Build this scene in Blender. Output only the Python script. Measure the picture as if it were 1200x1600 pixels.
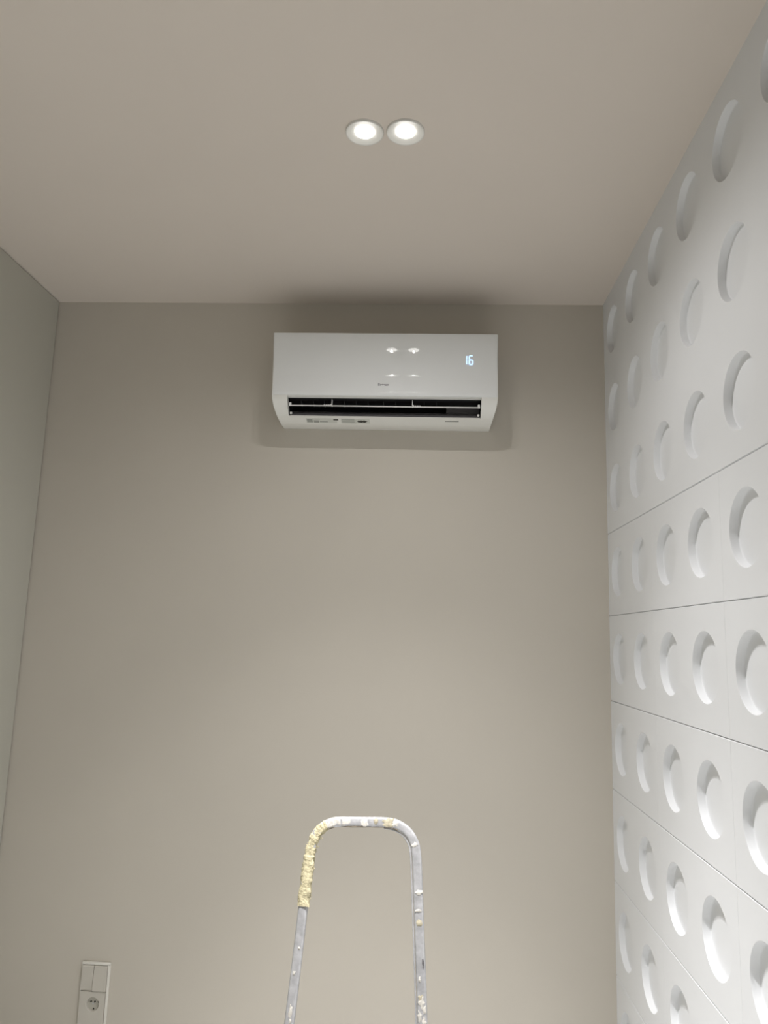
import bpy, bmesh, math, random
from mathutils import Vector, Matrix, noise
random.seed(7)
for o in list(bpy.data.objects): bpy.data.objects.remove(o)
SC = bpy.context.scene
C = bpy.context.collection
PI = math.pi
# ---------------------------------------------------------------- camera
CAM_H = 1.65
cam_d = bpy.data.cameras.new('camera'); cam = bpy.data.objects.new('camera', cam_d); C.objects.link(cam)
RT = Vector((0.998202, 0.051772, 0.030199)); UP = Vector((-0.02113, -0.167539, 0.985639)); FW = Vector((-0.056088, 0.984505, 0.166144))
cam.matrix_world = Matrix(((RT.x, UP.x, -FW.x, 0), (RT.y, UP.y, -FW.y, 0), (RT.z, UP.z, -FW.z, CAM_H), (0, 0, 0, 1)))
cam_d.sensor_fit = 'HORIZONTAL'; cam_d.sensor_width = 36; cam_d.lens = 36*1171.4/1200; cam_d.clip_start = .02
SC.camera = cam
# ---------------------------------------------------------------- world and exposure
W = bpy.data.worlds.new('world'); SC.world = W; W.use_nodes = True
W.node_tree.nodes['Background'].inputs[0].default_value = (1, .97, .92, 1)
W.node_tree.nodes['Background'].inputs[1].default_value = 0.0
vs = SC.view_settings
vs.view_transform = 'Standard'; vs.look = 'None'; vs.gamma = 1; vs.use_curve_mapping = False
vs.exposure = 0.15
# lamp settings (watts of each downlight's beam; beam angle; edge softness)
LIGHT = (1.0, .985, .985)
# each downlight: a bright core and a wide spill, as (watts, cone angle in degrees)
BEAM = ((165, 58), (45, 88), (14, 160))
BEAM_ADDED = ((125, 74), (2, 140))
LAMP_GLOW = 9.0
# room
XL, XR, YB, YF, H = -1.506, .6736, 2.7926, -2.55, 2.959
SPOTS = [(-.1817, 1.767), (-.0747, 1.767)]
ADDED_SPOTS = [(-.182, .40), (-.075, .40), (-1.00, -.40), (-.893, -.40)]  # unseen downlights, added so that floor bounce fills the room

# ---------------------------------------------------------------- helpers
def mat(name, color, rough=.6, metal=0, var=0, scale=8, bump=0, bscale=200, emit=None, estr=0, coat=0, spec=.5):
    m = bpy.data.materials.new(name); m.use_nodes = True
    nt = m.node_tree; b = nt.nodes['Principled BSDF']
    b.inputs['Base Color'].default_value = (*color, 1); b.inputs['Roughness'].default_value = rough
    b.inputs['Metallic'].default_value = metal
    b.inputs['Specular IOR Level'].default_value = spec
    b.inputs['Coat Weight'].default_value = coat; b.inputs['Coat Roughness'].default_value = .012
    tc = nt.nodes.new('ShaderNodeTexCoord')
    if var:
        n = nt.nodes.new('ShaderNodeTexNoise'); n.inputs['Scale'].default_value = scale; n.inputs['Detail'].default_value = 4
        r = nt.nodes.new('ShaderNodeValToRGB')
        r.color_ramp.elements[0].position = .3; r.color_ramp.elements[1].position = .7
        r.color_ramp.elements[0].color = (*[c*(1-var) for c in color], 1)
        r.color_ramp.elements[1].color = (*[min(1, c*(1+var)) for c in color], 1)
        nt.links.new(tc.outputs['Object'], n.inputs['Vector']); nt.links.new(n.outputs['Fac'], r.inputs['Fac'])
        nt.links.new(r.outputs['Color'], b.inputs['Base Color'])
    if bump:
        n2 = nt.nodes.new('ShaderNodeTexNoise'); n2.inputs['Scale'].default_value = bscale; n2.inputs['Detail'].default_value = 3
        bp = nt.nodes.new('ShaderNodeBump'); bp.inputs['Strength'].default_value = bump; bp.inputs['Distance'].default_value = .002
        nt.links.new(tc.outputs['Object'], n2.inputs['Vector']); nt.links.new(n2.outputs['Fac'], bp.inputs['Height'])
        nt.links.new(bp.outputs['Normal'], b.inputs['Normal'])
    if emit:
        b.inputs['Emission Color'].default_value = (*emit, 1); b.inputs['Emission Strength'].default_value = estr
    return m

def mesh_obj(name, bm, m, parent=None, smooth=False, angle=None):
    bmesh.ops.recalc_face_normals(bm, faces=bm.faces)
    me = bpy.data.meshes.new(name); bm.to_mesh(me); bm.free()
    if m: me.materials.append(m)
    if smooth:
        for p in me.polygons: p.use_smooth = True
        me.set_sharp_from_angle(angle=angle or math.radians(40))
    o = bpy.data.objects.new(name, me); C.objects.link(o)
    if parent:
        o.parent = parent; o.matrix_parent_inverse = Matrix.Translation(-parent.location)
    return o

def thing(name, label, cat, loc, group=None):
    o = bpy.data.objects.new(name, None); C.objects.link(o); o.location = loc
    o.empty_display_size = .05
    o['label'] = label; o['category'] = cat
    if group: o['group'] = group
    return o

def box(bm, x0, x1, y0, y1, z0, z1, bev=0, seg=2):
    vsx = [bm.verts.new((x, y, z)) for x in (x0, x1) for y in (y0, y1) for z in (z0, z1)]
    idx = [(0, 1, 3, 2), (4, 6, 7, 5), (0, 4, 5, 1), (2, 3, 7, 6), (0, 2, 6, 4), (1, 5, 7, 3)]
    fs = [bm.faces.new([vsx[i] for i in f]) for f in idx]
    if bev:
        es = list({e for f in fs for e in f.edges})
        bmesh.ops.bevel(bm, geom=es, offset=bev, segments=seg, affect='EDGES', profile=.5)

def lathe(bm, prof, cx, cy, cz, n=48, axis='z', close=False):
    """prof: list of (r, h); axis z: h is world z offset; axis y: h is world y offset"""
    rings = []
    for r, h in prof:
        ring = []
        if r < 1e-6:
            p = (cx, cy, cz+h) if axis == 'z' else (cx, cy+h, cz)
            rings.append([bm.verts.new(p)]); continue
        for i in range(n):
            a = 2*PI*i/n
            p = (cx+r*math.cos(a), cy+r*math.sin(a), cz+h) if axis == 'z' else (cx+r*math.cos(a), cy+h, cz+r*math.sin(a))
            ring.append(bm.verts.new(p))
        rings.append(ring)
    for a, b in zip(rings, rings[1:]):
        for i in range(n):
            j = (i+1) % n
            if len(a) == 1 and len(b) == 1: continue
            if len(a) == 1: bm.faces.new((a[0], b[i], b[j]))
            elif len(b) == 1: bm.faces.new((a[i], a[j], b[0]))
            else: bm.faces.new((a[i], a[j], b[j], b[i]))

def loft(bm, rings, cap=True):
    """rings: list of equal-length lists of points, skinned to a closed tube"""
    R = [[bm.verts.new(p) for p in r] for r in rings]
    n = len(R[0])
    for a, b in zip(R, R[1:]):
        for i in range(n):
            bm.faces.new((a[i], a[(i+1) % n], b[(i+1) % n], b[i]))
    if cap:
        bm.faces.new(R[0]); bm.faces.new(R[-1][::-1])

def rrect(w, h, r, seg=4):
    pts = []
    for cx, cy, a0 in ((w/2-r, h/2-r, 0), (-w/2+r, h/2-r, 90), (-w/2+r, -h/2+r, 180), (w/2-r, -h/2+r, 270)):
        for i in range(seg+1):
            a = math.radians(a0+90*i/seg); pts.append((cx+r*math.cos(a), cy+r*math.sin(a)))
    return pts

def sweep(bm, path, normal, w, t, r, scale=None, jitter=0):
    """sweep a rounded rectangle: w lies in the plane of the path, t along `normal`"""
    rings = []; sec = rrect(w, t, r); n = len(path)
    for i, p in enumerate(path):
        a = path[max(0, i-1)]; b = path[min(n-1, i+1)]
        tan = (b-a).normalized(); side = tan.cross(normal).normalized()
        s = scale(i/(n-1)) if scale else 1
        ring = []
        for u, v in sec:
            q = p+side*u*s+normal*v*s
            if jitter:
                k = noise.noise(q*70)*.6+noise.noise(q*190)*.5
                q = q+(q-p).normalized()*k*jitter
            ring.append(q)
        rings.append(ring)
    loft(bm, rings)

def smooth_path(pts, sub=8):
    P = [Vector(p) for p in pts]; out = []
    for i in range(len(P)-1):
        p0 = P[max(i-1, 0)]; p1 = P[i]; p2 = P[i+1]; p3 = P[min(i+2, len(P)-1)]
        for k in range(sub):
            t = k/sub
            out.append(.5*((2*p1)+(p2-p0)*t+(2*p0-5*p1+4*p2-p3)*t*t+(3*p1-p0-3*p2+p3)*t**3))
    out.append(P[-1]); return out

def text_mesh(body, size, M, m, name, parent, extrude=.0004, bold=0):
    cu = bpy.data.curves.new(name, 'FONT'); cu.body = body; cu.size = size; cu.extrude = extrude; cu.offset = bold
    cu.align_x = 'CENTER'; cu.align_y = 'CENTER'
    to = bpy.data.objects.new(name, cu); C.objects.link(to)
    dg = bpy.context.evaluated_depsgraph_get()
    me = bpy.data.meshes.new_from_object(to.evaluated_get(dg)); bpy.data.objects.remove(to)
    me.transform(M); me.materials.clear(); me.materials.append(m)
    o = bpy.data.objects.new(name, me); C.objects.link(o); o.parent = parent
    o.matrix_parent_inverse = Matrix.Translation(-parent.location)
    return o

def struct(o): o['kind'] = 'structure'; return o

# ---------------------------------------------------------------- materials
M_back = mat('greige_wall_paint', (.61, .57, .50), .75, var=.012, scale=3, bump=.08, bscale=260)
M_ceil = mat('ceiling_paint', (.735, .67, .60), .85, var=.01, scale=2)
M_left = mat('left_wall_paint', (.54, .53, .465), .7, var=.01, scale=2, bump=.05, bscale=260)
M_gyp = mat('white_gypsum', (.82, .835, .85), .62, var=.01, scale=5, bump=.04, bscale=150)
M_front = mat('brown_front_wall', (.22, .20, .18), .8)
M_floor = mat('floor_laminate', (.60, .60, .585), .5, var=.12, scale=4)
M_gap = mat('gap_shadow', (.22, .20, .17), .9)
M_plastic = mat('white_abs_plastic', (.82, .82, .78), .32)
M_gloss = mat('glossy_white_panel', (.84, .86, .86), .5, coat=1.0, spec=.2)
M_blade = mat('louver_plastic', (.80, .80, .78), .35)
M_duct = mat('black_duct', (.012, .011, .012), .6)
M_motor = mat('grey_motor_cover', (.10, .095, .10), .5)
M_vane = mat('vane_plastic', (.06, .06, .065), .5)
M_logo = mat('logo_grey', (.22, .22, .22), .4, metal=.3)
M_label = mat('sticker', (.66, .67, .62), .5)
M_print = mat('sticker_print', (.33, .34, .31), .6)
M_dark = mat('sticker_dark', (.05, .05, .04), .6)
M_led = mat('led_digit', (.3, .45, .9), .4, emit=(.50, .72, 1.0), estr=1.15)
M_trim = mat('downlight_trim', (.78, .77, .73), .35)
M_lamp = mat('downlight_lens', (1, 1, 1), .4, emit=(1, .98, .93), estr=LAMP_GLOW)
M_alu = mat('ladder_aluminium', (.47, .47, .48), .42, metal=.4, var=.16, scale=60, bump=.25, bscale=120)
M_foam = mat('dried_foam', (.47, .42, .27), .85, var=.35, scale=110, bump=.9, bscale=220)
M_putty = mat('putty_smear', (.55, .525, .475), .8, var=.25, scale=160)
M_beigetape = mat('beige_smear', (.40, .36, .26), .7, var=.3, scale=120)
M_grime = mat('brown_grime', (.22, .19, .14), .8, var=.3, scale=120)
M_black = mat('black_plastic', (.03, .03, .03), .5)
M_frame = mat('switch_frame_plastic', (.80, .78, .72), .28)
M_rocker = mat('switch_rocker_plastic', (.60, .57, .51), .30)
M_sock = mat('socket_plastic', (.50, .48, .42), .4)
M_step = mat('step_aluminium', (.55, .56, .58), .4, metal=.7)

# ---------------------------------------------------------------- room shell
def quad(name, pts, m):
    bm = bmesh.new(); bm.faces.new([bm.verts.new(p) for p in pts]); return struct(mesh_obj(name, bm, m))
def slab(name, x0, x1, y0, y1, z0, z1, m):
    bm = bmesh.new(); box(bm, x0, x1, y0, y1, z0, z1); return struct(mesh_obj(name, bm, m))
G = .005
slab('floor', XL-.1, XR+.14, YF-.1, YB+.1, -.1, 0, M_floor)
slab('ceiling', XL-.1, XR+.14, YF-.1, YB+.1, H, H+.1, M_ceil)
slab('wall_back', XL-.1, XR+.14, YB, YB+.1, 0, H, M_back)
slab('wall_front', XL-.1, XR+.14, YF-.1, YF, 0, H, M_front)
slab('wall_left', XL-.1, XL, YF, YB-G, 0, H-.003, M_left)
slab('gap_shade_strip', XL-.1, XL-.012, YB-G, YB, 0, H, M_gap)  # dark strip that colours in the shade of the corner gap

# right wall: gypsum relief panels, each with two round recesses; joints filled in the top rows
def relief_wall():
    bm = bmesh.new()
    q, p = .2647, .30; R_, dep = .0853, .020; N = 64
    c0, z0 = 1.338, 2.055
    cache = {}
    def V(x, y, z):
        k = (round(x, 5), round(y, 5), round(z, 5))
        if k not in cache: cache[k] = bm.verts.new((x, y, z))
        return cache[k]
    def F(*v):
        u = []
        for a in v:
            if a not in u: u.append(a)
        if len(u) > 2:
            try: bm.faces.new(u)
            except ValueError: pass
    smooth = []
    for k in range(-7, 3):
        zb, zt = z0+k*p, z0+(k+1)*p
        zc = (zb+zt)/2
        lo, hi = max(0, zb), min(H, zt) if k < 2 else H
        gb = .0022 if (k <= 0 and lo > 0) else 0         # half joint width below this row
        gt = .0022 if k < 0 else 0
        for j in range(-14, 6):
            yc = c0+j*q; y0, y1 = yc-q/2, yc+q/2
            if j == 5: y1 = YB
            ja = .0006 if (j % 2 == 0 and k < 0) else 0   # vertical joint on the near side
            jb = .0006 if (j % 2 == 1 and k < 0 and j != 5) else 0
            a0, a1, b0, b1 = y0+ja, y1-jb, lo+gb, hi-gt
            # outline points matched by angle
            outer = []; rim = []
            for i in range(N):
                a = 2*PI*(i+.5)/N; cy, sz = math.cos(a), math.sin(a)
                ty = ((a1-yc) if cy > 0 else (a0-yc))/cy if abs(cy) > 1e-9 else 1e9
                tz = ((b1-zc) if sz > 0 else (b0-zc))/sz if abs(sz) > 1e-9 else 1e9
                t = min(ty, tz); outer.append((yc+cy*t, zc+sz*t, ty < tz))
            prof = [(R_+.0012, 0), (R_+.0003, .0003), (R_, .0012), (R_-.0008, dep-.0025), (R_-.0015, dep-.0007), (R_-.0035, dep)]
            rings = [[V(XR, o[0], o[1]) for o in outer]]
            for r, d in prof:
                rings.append([V(XR+d, yc+r*math.cos(2*PI*(i+.5)/N), zc+r*math.sin(2*PI*(i+.5)/N)) for i in range(N)])
            for ri in range(len(rings)-1):
                A, B = rings[ri], rings[ri+1]
                for i in range(N):
                    jn = (i+1) % N
                    if ri == 0 and outer[i][2] != outer[jn][2]:
                        cyy = a1 if (outer[i][0]+outer[jn][0])/2 > yc else a0
                        czz = b1 if (outer[i][1]+outer[jn][1])/2 > zc else b0
                        F(A[i], V(XR, cyy, czz), A[jn], B[jn], B[i])
                    else:
                        F(A[i], A[jn], B[jn], B[i])
            bm.faces.new(rings[-1])
            # joints: shallow V grooves
            def groove(p1, p2, p3, p4, mid1, mid2):
                m1, m2 = V(*mid1), V(*mid2)
                F(V(*p1), V(*p2), m2, m1); F(m1, m2, V(*p3), V(*p4))
            if gb:
                g = .0045
                groove((XR, y0, b0), (XR, y1, b0), (XR, y1, zb-gb), (XR, y0, zb-gb), (XR+g, y0, zb), (XR+g, y1, zb))
            if ja:
                groove((XR, a0, b0), (XR, a0, b1), (XR, y0-ja, b1), (XR, y0-ja, b0), (XR+.0012, y0, b0), (XR+.0012, y0, b1))
    # solid back
    y0 = c0-14.5*q
    vb = [bm.verts.new(v) for v in ((XR+.12, y0, 0), (XR+.12, YB, 0), (XR+.12, YB, H), (XR+.12, y0, H))]
    bm.faces.new(vb)
    me_o = mesh_obj('wall_right', bm, M_gyp)
    for pl in me_o.data.polygons:      # only the curved walls of the recesses are shaded smooth
        n = pl.normal
        pl.use_smooth = (abs(n.x) < .9 and len(pl.vertices) == 4 and pl.center.x > XR+.0014 and pl.center.x < XR+.019 and pl.area < 4e-4)
    return struct(me_o)
relief_wall()

# ---------------------------------------------------------------- downlights
def downlight(x, y, label, group, beam):
    t = thing('recessed_downlight', label, 'ceiling light', (x, y, H-.006), group)
    bm = bmesh.new()
    lathe(bm, [(.0240, -.0004), (.0290, -.0007), (.0400, -.0032), (.0450, -.0052), (.0475, -.0060), (.0492, -.0056), (.0500, -.0040), (.0500, 0)], x, y, H)
    mesh_obj('trim_ring', bm, M_trim, t, smooth=True)
    bm = bmesh.new()
    lathe(bm, [(.0250, -.0003), (.0248, -.0028), (.0230, -.0036), (.015, -.0041), (0, -.0044)], x, y, H)
    mesh_obj('lens', bm, M_lamp, t, smooth=True)
    for watts, deg in beam:
        ld = bpy.data.lights.new('beam', 'SPOT'); lo = bpy.data.objects.new('beam', ld); C.objects.link(lo)
        lo.parent = t; lo.location = (0, 0, -.0035)
        ld.color = LIGHT; ld.energy = watts; ld.spot_size = math.radians(deg); ld.spot_blend = 1; ld.shadow_soft_size = .005
    return t
downlight(*SPOTS[0], 'lit round white recessed ceiling spotlight, the left one of the visible pair', 'pair of lit ceiling spotlights', BEAM)
downlight(*SPOTS[1], 'lit round white recessed ceiling spotlight, the right one of the visible pair', 'pair of lit ceiling spotlights', BEAM)
for (x, y), w in zip(ADDED_SPOTS, ('left one of the nearer pair', 'right one of the nearer pair', 'left one of the farther pair', 'right one of the farther pair')):
    downlight(x, y, 'unseen recessed ceiling spotlight added for fill light, '+w, 'unseen ceiling spotlights added for fill light', BEAM_ADDED)

# ---------------------------------------------------------------- air conditioner
def air_conditioner():
    x0, x1 = -.5785, .2485; xs0, xs1 = -.5145, .1905; D = YB
    hT, hS, hL, hB = 2.756, 2.5120, 2.4510, 2.4335
    t = thing('air_conditioner', 'white wall-mounted split air conditioner showing 16 on its blue display, below the ceiling', 'air conditioner', ((x0+x1)/2, D, hB))
    def shrink(h):
        if h > 2.505: return 0
        if h > 2.468: return .006*(2.505-h)/.037
        return .006+.013*(2.468-h)/.038
    def lean(r):      # the left end stands in a little towards the bottom
        return [Vector((v.x+.008*(hT-v.z)/(hT-hS) if v.z > hS else v.x+.008, v.y, v.z)) for v in r]
    def ring(prof, x, s):
        return [Vector((x+s*shrink(h), D-d, h)) for d, h in prof]
    endp = [(0, hT), (.165, hT), (.178, hT-.003), (.182, hT-.012), (.184, 2.64), (.1925, hS), (.190, 2.498), (.176, 2.475), (.148, hL), (.140, hL-.0045), (.100, hB+.001), (.085, hB), (.02, hB+.002), (0, hB+.010)]
    bm = bmesh.new()
    loft(bm, [lean(ring(endp, x0, 1)), lean(ring(endp, x0+.01, 1)), ring(endp, xs0, 0)])
    loft(bm, [ring(endp, xs1, 0), ring(endp, x1-.01, -1), ring(endp, x1, -1)])
    mid = [(0, hT), (.165, hT), (.178, hT-.003), (.182, hT-.012), (.184, 2.64), (.1900, hS), (.178, hS-.001), (.120, hS-.006), (.060, hS-.004), (.045, 2.49), (.060, 2.46), (.120, 2.4465), (.144, hL+.001), (.148, hL-.0015), (.140, hL-.0055), (.100, hB+.001), (.085, hB), (.02, hB+.002), (0, hB+.010)]
    loft(bm, [[Vector((xs0, D-d, h)) for d, h in mid], [Vector((xs1, D-d, h)) for d, h in mid]])
    casing = mesh_obj('casing', bm, M_plastic, t, smooth=True, angle=math.radians(35))
    # black lining of the air outlet
    bm = bmesh.new()
    lin = [(.172, hS-.0022), (.120, hS-.007), (.062, hS-.005), (.0465, 2.49), (.061, 2.4615), (.112, 2.4495)]
    A = [bm.verts.new((xs0+.0006, D-d, h)) for d, h in lin]; B = [bm.verts.new((xs1-.0006, D-d, h)) for d, h in lin]
    for i in range(len(lin)-1): bm.faces.new((A[i], A[i+1], B[i+1], B[i]))
    bm.faces.new(A); bm.faces.new(B[::-1])
    mesh_obj('air_outlet', bm, M_duct, t)
    bm = bmesh.new(); box(bm, .066, xs1-.001, D-.118, D-.064, 2.452, hS-.007, .004)
    mesh_obj('motor_cover', bm, M_motor, t, smooth=True)
    # fan roller with ribs
    bm = bmesh.new(); n = 28
    for i in range(n):
        a = 2*PI*i/n; r0, r1 = .013, .019
        p = [(r0*math.cos(a), r0*math.sin(a)), (r1*math.cos(a+.25), r1*math.sin(a+.25)), (r1*math.cos(a+.32), r1*math.sin(a+.32)), (r0*math.cos(a+.1), r0*math.sin(a+.1))]
        loft(bm, [[Vector((xx, D-.080+u, 2.4785+v)) for u, v in p] for xx in (xs0+.006, .062)])
    mesh_obj('fan_roller', bm, M_duct, t)
    # glossy front panel
    bm = bmesh.new()
    rings = []
    nx = 60
    fr = [(hT-.0005, .170), (hT-.0005, .186), (hT-.0030, .1930), (2.748, .1938), (2.72, .1928), (2.69, .19175), (2.66, .1907), (2.63, .18965), (2.605, .1888), (2.595, .1888), (2.587, .1892), (2.575, .1900), (2.545, .1922), (2.53, .1933), (hS+.006, .1945), (hS+.0025, .1935), (hS+.002, .185)]
    xs = [x0-.0005, x0+.0005, x0+.003, x0+.008] + [x0+.02+(x1-x0-.04)*i/12 for i in range(13)] + [x1-.008, x1-.003, x1-.0005, x1+.0005]
    ins = [.012, .005, .0012, .0002] + [0]*13 + [.0002, .0012, .005, .012]
    for q_, (x, k) in enumerate(zip(xs, ins)): rings.append((lean if q_ < 4 else list)([Vector((x, D-max(.168, d-k), h)) for h, d in fr]+[Vector((x, D-.165, hS+.002)), Vector((x, D-.165, hT-.0005))]))
    loft(bm, rings)
    panel = mesh_obj('front_panel', bm, M_gloss, t, smooth=True, angle=math.radians(40))
    # blades
    def blade(name, ytip, htip, ln, ang, xa, xb, th=.0030, m=None):
        bm = bmesh.new(); a = math.radians(ang); dx, dz = math.cos(a), math.sin(a)
        pr = []
        for s, o in ((0, -.5), (.0, .5), (.25, .75), (.7, .7), (1, .2), (1, -.2), (.7, -.5), (.25, -.6)):
            pr.append((ytip+dx*ln*s-dz*o*th, htip+dz*ln*s+dx*o*th))
        loft(bm, [[Vector((x, y, h)) for y, h in pr] for x in (xa, xb)])
        return mesh_obj(name, bm, m or M_blade, t, smooth=True, angle=math.radians(50))
    up = blade('louver', D-.170, 2.4815, .030, 21, xs0+.004, xs1-.003)
    lowb = blade('louver', D-.141, 2.4530, .026, 48, xs0+.006, xs1-.005, .0024, M_motor)
    # white clips holding the blades
    for xx in (-.353, -.058):
        bm = bmesh.new(); sgn = 1 if xx < -.2 else -1
        box(bm, xx-.0012, xx+.0012, D-.168, D-.150, 2.484, 2.508, .0005)
        for k in range(4):
            box(bm, min(xx-sgn*.008*k, xx-sgn*(.008*k+.006)), max(xx-sgn*.008*k, xx-sgn*(.008*k+.006)), D-.166, D-.160, 2.4845, 2.4885+(.002 if k == 0 else 0), .0006)
        mesh_obj('louver_clip', bm, M_blade, up)
    for xx in (xs0+.008, xs1-.008):
        bm = bmesh.new(); box(bm, xx-.004, xx+.004, D-.170, D-.160, 2.482, 2.494, .0015)
        mesh_obj('louver_pin', bm, M_blade, up)
        bm = bmesh.new(); box(bm, xx-.004, xx+.004, D-.146, D-.138, 2.457, 2.465, .0015)
        mesh_obj('louver_pin', bm, M_blade, lowb)
    # upright vanes inside the outlet
    for xx in (-.47, -.425, -.384, -.31, -.266, -.222, -.165, -.12, -.015, .03):
        bm = bmesh.new()
        loft(bm, [[Vector((xx+o, D-d, h)) for d, h in ((.150, 2.508), (.115, 2.506), (.112, 2.492), (.146, 2.494))] for o in (-.0009, .0009)])
        mesh_obj('vane', bm, M_vane, t)
    # display digits (seven segment), logo
    yd = D-.1913
    def seg(bm, cx, cz, w, h): box(bm, cx-w/2, cx+w/2, yd-.0004, yd+.0006, cz-h/2, cz+h/2, .0003, 1)
    bm = bmesh.new(); xc = .1355; zc = 2.6545; hh = .0165; sw = .0040
    seg(bm, xc, zc+hh/2, sw, hh-.002); seg(bm, xc, zc-hh/2, sw, hh-.002)
    mesh_obj('display_digit', bm, M_led, panel)
    bm = bmesh.new(); xc = .1510; hw = .0065
    seg(bm, xc-hw, zc+hh/2, sw, hh-.002); seg(bm, xc-hw, zc-hh/2, sw, hh-.002); seg(bm, xc+hw, zc-hh/2, sw, hh-.002)
    for dz in (hh, 0, -hh): seg(bm, xc, zc+dz, hw*2-.002, sw)
    mesh_obj('display_digit', bm, M_led, panel)
    Mx = Matrix.Translation((-.1645, D-.1916, 2.5575)) @ Matrix.Rotation(PI/2, 4, 'X')
    text_mesh('Breeon', .0135, Mx, M_logo, 'logo', panel, .0003, .0004)
    # stickers on the slanted lower lip
    pA, pB = Vector((0, D-.140, hL-.0055)), Vector((0, D-.100, hB+.001))
    dv = (pB-pA).normalized(); nv = Vector((0, -dv.z, dv.y)) if (-dv.z) < 0 else Vector((0, dv.z, -dv.y))
    nv = Vector((0, -abs(dv.z), -abs(dv.y)))
    def plate(name, xa, xb, s0, s1, m, par, lift=.0003):
        bm = bmesh.new(); pts = [pA+dv*s0, pA+dv*s1]
        loft(bm, [[Vector((x, pts[0].y, pts[0].z))+nv*(-.0002), Vector((x, pts[1].y, pts[1].z))+nv*(-.0002), Vector((x, pts[1].y, pts[1].z))+nv*lift, Vector((x, pts[0].y, pts[0].z))+nv*lift] for x in (xa, xb)])
        return mesh_obj(name, bm, m, par)
    L = (pB-pA).length
    s1 = plate('energy_sticker', -.452, -.338, .004, L-.005, M_label, casing)
    plate('printed_block', -.449, -.428, .010, L-.010, M_print, s1, .0006)
    plate('printed_block', -.424, -.405, .018, L-.008, M_print, s1, .0006)
    plate('printed_block', -.402, -.372, .024, L-.012, M_print, s1, .0006)
    plate('printed_line', -.430, -.400, .008, .0105, M_print, s1, .0006)
    plate('printed_mark', -.350, -.332, .008, .016, M_dark, casing, .0006)
    s2 = plate('warning_sticker', -.322, -.215, .004, L-.005, M_label, casing)
    for k in range(4): plate('printed_line', -.319, -.272+.006*(k % 2), .009+.007*k, .0125+.007*k, M_print, s2, .0006)
    bm = bmesh.new()
    for cx, w in ((-.247, .010), (-.236, .012), (-.256, .006)):
        c = pA+dv*L*.52; pts = [(-w, 0), (0, .010), (w, 0), (0, -.008)]
        loft(bm, [[Vector((cx+u, c.y, c.z))+dv*v+nv*l for u, v in pts] for l in (0, .0007)])
    mesh_obj('printed_symbol', bm, M_dark, s2)
    plate('model_plate', .062, .112, .009, .016, M_print, casing, .0005)
air_conditioner()

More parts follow.
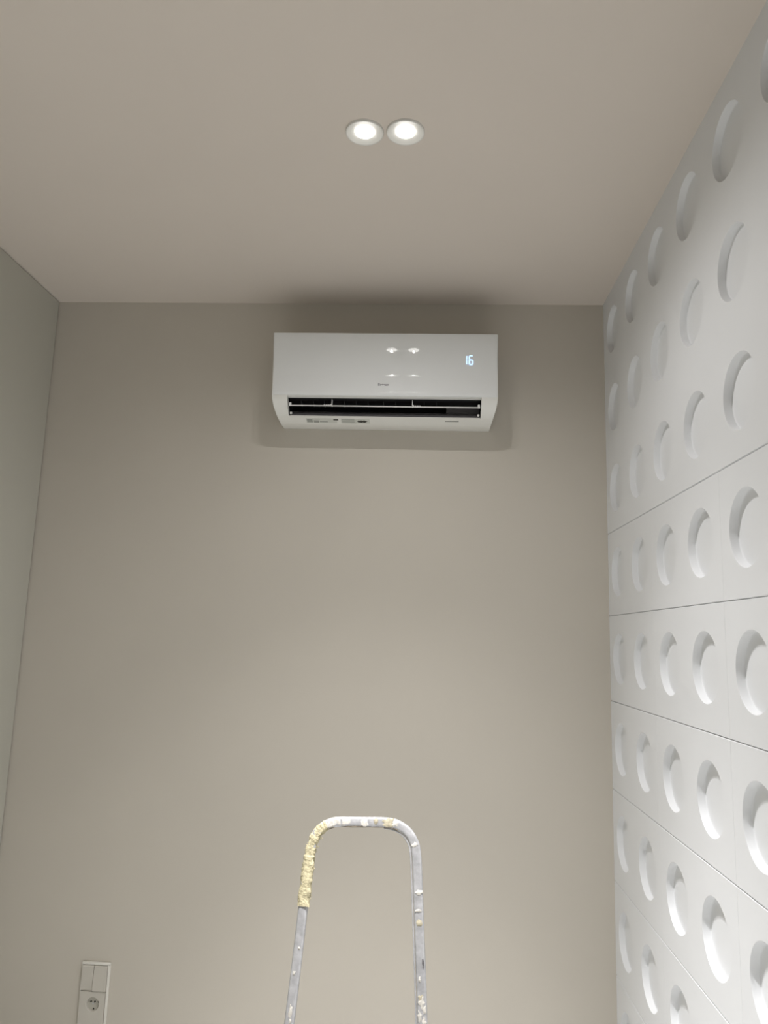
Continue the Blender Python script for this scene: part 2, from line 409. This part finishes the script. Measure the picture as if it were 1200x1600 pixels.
# ---------------------------------------------------------------- step ladder
def ladder():
    t = thing('step_ladder', 'paint-splattered aluminium stepladder with rounded top rail, in front of the back wall', 'ladder', (-.145, 1.9, 0))
    raw = [(-.3042, 1.9809, -.9263), (-.2979, 2.0102, -.8093), (-.2916, 2.0424, -.6803), (-.2882, 2.0589, -.6145),
           (-.2845, 2.0717, -.5631), (-.2765, 2.0807, -.5271), (-.2600, 2.0869, -.5022), (-.2345, 2.0906, -.4880), (-.2045, 2.0917, -.4832), (-.145, 2.0923, -.4812), (-.0889, 2.0926, -.4800),
           (-.0599, 2.0916, -.4842), (-.0324, 2.0877, -.4991), (-.0150, 2.0823, -.5209), (-.0068, 2.0757, -.5472), (-.0018, 2.0612, -.6053),
           (.0060, 2.0305, -.7281), (.0135, 2.0023, -.8408), (.0171, 1.9848, -.9107)]
    P = [Vector((a, b, c+CAM_H)) for a, b, c in raw]
    def ext(a, b, z):   # continue the leg straight down
        d = (b-a); return b+d*((z-b.z)/d.z)
    lf = ext(P[1], P[0], .012); lf.x = -.362; rf = ext(P[-2], P[-1], .012); rf.x = .078
    P = [lf]+P+[rf]
    path = [P[0], P[0].lerp(P[1], .5)]+smooth_path(P[1:-1], 6)+[P[-1].lerp(P[-2], .5), P[-1]]
    nrm = Vector((1, 0, 0)).cross(Vector((0, .25, 1)).normalized()).normalized()
    nrm = -nrm if nrm.y > 0 else nrm
    bm = bmesh.new(); sweep(bm, path, nrm, .0245, .018, .006)
    mesh_obj('front_rail', bm, M_alu, t, smooth=True, angle=math.radians(60))
    core = smooth_path(P[1:-1], 10)
    # a raised bead that runs along the inner edge of the bent tube
    i0, i1 = int(len(core)*.55), len(core)-1
    bead = []
    for i in range(i0, i1+1):
        tan = (core[min(i+1, len(core)-1)]-core[i-1]).normalized(); side = tan.cross(nrm).normalized()
        cen = Vector((-.145, 2.04, 1.0)); s = side if (cen-core[i]).dot(side) > 0 else -side
        bead.append(core[i]+s*.0155+nrm*-.002)
    bm = bmesh.new(); sweep(bm, bead, nrm, .0042, .014, .0015)
    mesh_obj('rail_bead', bm, M_alu, t, smooth=True)
    # dried foam caked round the upper left bend
    def sub(a, b, jit, w, th, m, name, sc=None, p_=None):
        pp = [v for v in core if True]
        seg_ = pp[int(a*(len(pp)-1)):int(b*(len(pp)-1))+1]
        dense = []
        for u, v in zip(seg_, seg_[1:]): dense += [u, u.lerp(v, .5)]
        dense.append(seg_[-1])
        bm = bmesh.new(); sweep(bm, dense, nrm, w, th, .007, sc, jit)
        return mesh_obj(name, bm, m, t, smooth=True, angle=math.radians(80))
    sub(.113, .37, .0038, .0265, .0200, M_foam, 'dried_foam', lambda u: (1.13 if u < .42 else .98)+.03*math.sin(u*31))
    sub(.36, .47, .0014, .0250, .0186, M_putty, 'putty_smear')
    # dark grime along the underside of the top bar
    g_ = [v+Vector((0, 0, -.0115))+nrm*(.004+.002*noise.noise(v*60)) for v in core[int(len(core)*.36):int(len(core)*.62)]]
    bm = bmesh.new(); sweep(bm, g_, nrm, .0045, .010, .0015, lambda u: 1+.5*math.sin(u*17)*math.sin(u*5), .0012)
    mesh_obj('grime', bm, M_grime, t, smooth=True)
    # crumbs and bristles of foam that stick out
    bm = bmesh.new()
    for k in range(46):
        i = int(len(core)*random.uniform(.12, .30)); p = core[i]
        s = random.choice((-1, 1)); ln = random.uniform(.002, .009)
        q = p+Vector((s*random.uniform(.010, .015), -random.uniform(0, .008), random.uniform(-.01, .01)))
        d = Vector((s*random.uniform(.4, 1), random.uniform(-.5, .2), random.uniform(-.5, .6))).normalized()
        r = random.uniform(.0005, .0014); a = d.orthogonal().normalized(); b = d.cross(a)
        loft(bm, [[q+a*r*math.cos(g)+b*r*math.sin(g) for g in (0, 1.57, 3.14, 4.71)], [q+d*ln+a*r*.3*math.cos(g)+b*r*.3*math.sin(g) for g in (0, 1.57, 3.14, 4.71)]])
    mesh_obj('foam_bristle', bm, M_foam, t)['kind'] = 'stuff'
    # splashes: raised irregular blobs on the camera side of the tube
    def blob(i_frac, off, rx, rz, m, name, seed):
        i = int(i_frac*(len(core)-1)); p = core[i]
        tan = (core[min(i+1, len(core)-1)]-core[max(i-1, 0)]).normalized(); side = tan.cross(nrm).normalized()
        c = p+nrm*.0090+side*off
        bm = bmesh.new(); n = 18; rg = []
        for lay, (sc, hgt) in enumerate(((1, -.0012), (.95, .0004), (.6, .0011), (.2, .0014))):
            ring = []
            for k in range(n):
                a = 2*PI*k/n; w = 1+.75*noise.noise(Vector((math.cos(a)*2.6+seed*3.1, math.sin(a)*2.6, seed)))
                u = max(-.0116-off, min(.0116-off, rx*w*sc*math.cos(a)))
                ring.append(c+side*u+tan*(rz*w*sc*math.sin(a))+nrm*hgt)
            rg.append(ring)
        loft(bm, rg)
        return mesh_obj(name, bm, m, t, smooth=True)
    for a in ((.505, .002, .010, .010, M_putty), (.53, -.002, .008, .006, M_beigetape), (.568, .001, .013, .016, M_beigetape), (.60, .0, .008, .008, M_putty),
              (.745, .0, .009, .006, M_putty), (.855, -.001, .010, .0055, M_putty), (.868, .002, .009, .004, M_putty), (.882, .0, .008, .008, M_beigetape), (.9365, .004, .003, .006, M_putty),
              (.958, .003, .006, .008, M_beigetape), (.966, .001, .008, .012, M_putty), (.985, .006, .005, .012, M_putty), (.975, -.006, .004, .010, M_putty), (.995, -.004, .006, .010, M_putty),
              (.075, .003, .003, .004, M_putty), (.055, -.002, .003, .005, M_putty), (.018, .0, .005, .014, M_putty), (.006, .002, .003, .008, M_putty),
              (.16, .0, .009, .010, M_putty), (.13, .001, .010, .008, M_putty)):
        blob(*a, 'paint_splash', random.random()*20)
    blob(.917, -.006, .0025, .010, M_motor, 'paint_splash', 3.3)
    # platform, treads, back legs and feet below the frame
    def at_z(side, z):
        a, b = (P[0], P[1]) if side < 0 else (P[-1], P[-2])
        return a+(b-a)*((z-a.z)/(b.z-a.z))
    for z in (.50, .26):
        l, r = at_z(-1, z), at_z(1, z)
        dpt = .24 if z > .4 else .09
        bm = bmesh.new(); box(bm, l.x+.008, r.x-.008, l.y-.010, l.y+dpt, z-.014, z+.014, .004)
        if z > .4:
            for k in range(9): box(bm, l.x+.02, r.x-.02, l.y+.012+.024*k, l.y+.020+.024*k, z+.0135, z+.0165, .001, 1)
        mesh_obj('platform' if z > .4 else 'tread', bm, M_step, t, smooth=True)
    for s in (-1, 1):
        a = at_z(s, .50)+Vector((0, .22, 0)); b = Vector((a.x+s*.05, 2.62, .012))
        bm = bmesh.new(); n2 = Vector((0, -1, .8)).normalized(); sweep(bm, [a, a.lerp(b, .5), b], Vector((0, -.5, -.85)).normalized(), .022, .016, .004)
        mesh_obj('back_leg', bm, M_alu, t, smooth=True)
        bm = bmesh.new(); box(bm, b.x-.016, b.x+.016, b.y-.018, b.y+.018, 0, .03, .005); mesh_obj('rubber_foot', bm, M_black, t, smooth=True)
        f = P[0] if s < 0 else P[-1]
        bm = bmesh.new(); box(bm, f.x-.017, f.x+.017, f.y-.014, f.y+.014, 0, .04, .005); mesh_obj('rubber_foot', bm, M_black, t, smooth=True)
        # bracket of the handrail joint
        j = at_z(s, .60)
        bm = bmesh.new(); box(bm, j.x-.016, j.x+.016, j.y-.012, j.y+.013, .575, .655, .003)
        mesh_obj('joint_bracket', bm, M_black if s > 0 else M_step, t, smooth=True)
    bm = bmesh.new(); l = at_z(-1, .26); r = at_z(1, .26)
    box(bm, l.x-.02, r.x+.02, 2.40, 2.415, .20, .225, .003); mesh_obj('back_brace', bm, M_alu, t)
ladder()

# ---------------------------------------------------------------- switch and socket unit
def switch_unit():
    D = YB; xa, xb = -1.1635, -1.0635; zt = .5065; zb = .21
    t = thing('switch_and_socket', 'white upright wall plate with two rocker switches above a socket, low on the back wall', 'light switch', ((xa+xb)/2, D, (zt+zb)/2))
    bm = bmesh.new(); fw = .0085; th = .0095
    box(bm, xa, xb, D-th, D+.0, zt-fw, zt, .0015); box(bm, xa, xb, D-th, D, zb, zb+fw, .0015)
    box(bm, xa, xa+.003, D-th, D, zb+.004, zt-.004, .001); box(bm, xb-fw, xb, D-th, D, zb+.004, zt-.004, .0015)
    box(bm, xa+.004, xb-.004, D-.004, D, zb+.004, zt-.004)
    mesh_obj('frame', bm, M_frame, t, smooth=True)
    ia, ib = xa+.0034, xb-fw-.0008; xm = ia+(ib-ia)*.47
    z1 = zt-fw-.0012; z0 = .4150
    for a, b, yt, ym in ((ia, xm-.0006, .0135, .0105), (xm+.0006, ib, .0115, .0165)):
        bm = bmesh.new()
        pr = [(D-.003, z1), (D-yt+.001, z1), (D-yt-.001, z1-.003), (D-ym, z0+.004), (D-ym+.002, z0), (D-.003, z0)]
        loft(bm, [[Vector((x, y, z)) for y, z in pr] for x in (a, b)])
        bmesh.ops.bevel(bm, geom=[e for e in bm.edges if abs((e.verts[0].co-e.verts[1].co).x) < 1e-5], offset=.0006, segments=1, affect='EDGES')
        mesh_obj('rocker', bm, M_rocker, t)
    def socket(zc, z_hi, z_lo):
        xc = -1.1145; R_ = .0225; N = 48; y = D-.0125
        bm = bmesh.new()
        outer = []
        for i in range(N):
            a = 2*PI*(i+.5)/N; c, s = math.cos(a), math.sin(a)
            tx = ((ib-xc) if c > 0 else (ia-xc))/c; tz = ((z_hi-zc) if s > 0 else (z_lo-zc))/s
            k = min(tx, tz); outer.append((xc+c*k, zc+s*k, tx < tz))
        V = lambda p: bm.verts.new(p)
        rings = [[V((o[0], y, o[1])) for o in outer]]
        for r, d in ((R_+.001, 0), (R_, .0010), (R_-.0005, .0075), (R_-.002, .0080)):
            rings.append([V((xc+r*math.cos(2*PI*(i+.5)/N), y+d, zc+r*math.sin(2*PI*(i+.5)/N))) for i in range(N)])
        for ri, (A, B) in enumerate(zip(rings, rings[1:])):
            for i in range(N):
                j = (i+1) % N
                if ri == 0 and outer[i][2] != outer[j][2]:
                    cx = ib if outer[i][0] > xc else ia; cz = z_hi if outer[i][1] > zc else z_lo
                    bm.faces.new((A[i], V((cx, y, cz)), A[j], B[j], B[i]))
                else: bm.faces.new((A[i], A[j], B[j], B[i]))
        # side walls of the module
        box(bm, ia, ia+.001, y+.0001, D-.003, z_lo, z_hi); box(bm, ib-.001, ib, y+.0001, D-.003, z_lo, z_hi); box(bm, ia, ib, y+.0001, D-.003, z_hi-.001, z_hi)
        pl = mesh_obj('socket_plate', bm, M_rocker, t)
        bm = bmesh.new(); lathe(bm, [(R_-.0015, .0078), (0, .0078)], xc, y, zc, axis='y')
        well = mesh_obj('socket_well', bm, M_sock, pl)
        for dx, dz, r in ((-.0075, .006, .0030), (.0060, .006, .0030), (.018, .006, .0026), (.003, -.0165, .0026)):
            bm = bmesh.new(); lathe(bm, [(r, .0078), (r, .0066), (r*.6, .0066), (0, .0068)], xc+dx, y, zc+dz, n=16, axis='y')
            mesh_obj('pin_hole' if dz > 0 and dx < .01 else 'earth_clip', bm, M_dark, well)
        bm = bmesh.new(); lathe(bm, [(.0028, .0078), (.0028, .0062), (0, .0060)], xc, y, zc, n=16, axis='y'); mesh_obj('screw', bm, M_step, well)
    socket(.3745, z0-.0015, .3080); socket(.268, .3078, zb+fw+.001)
switch_unit()
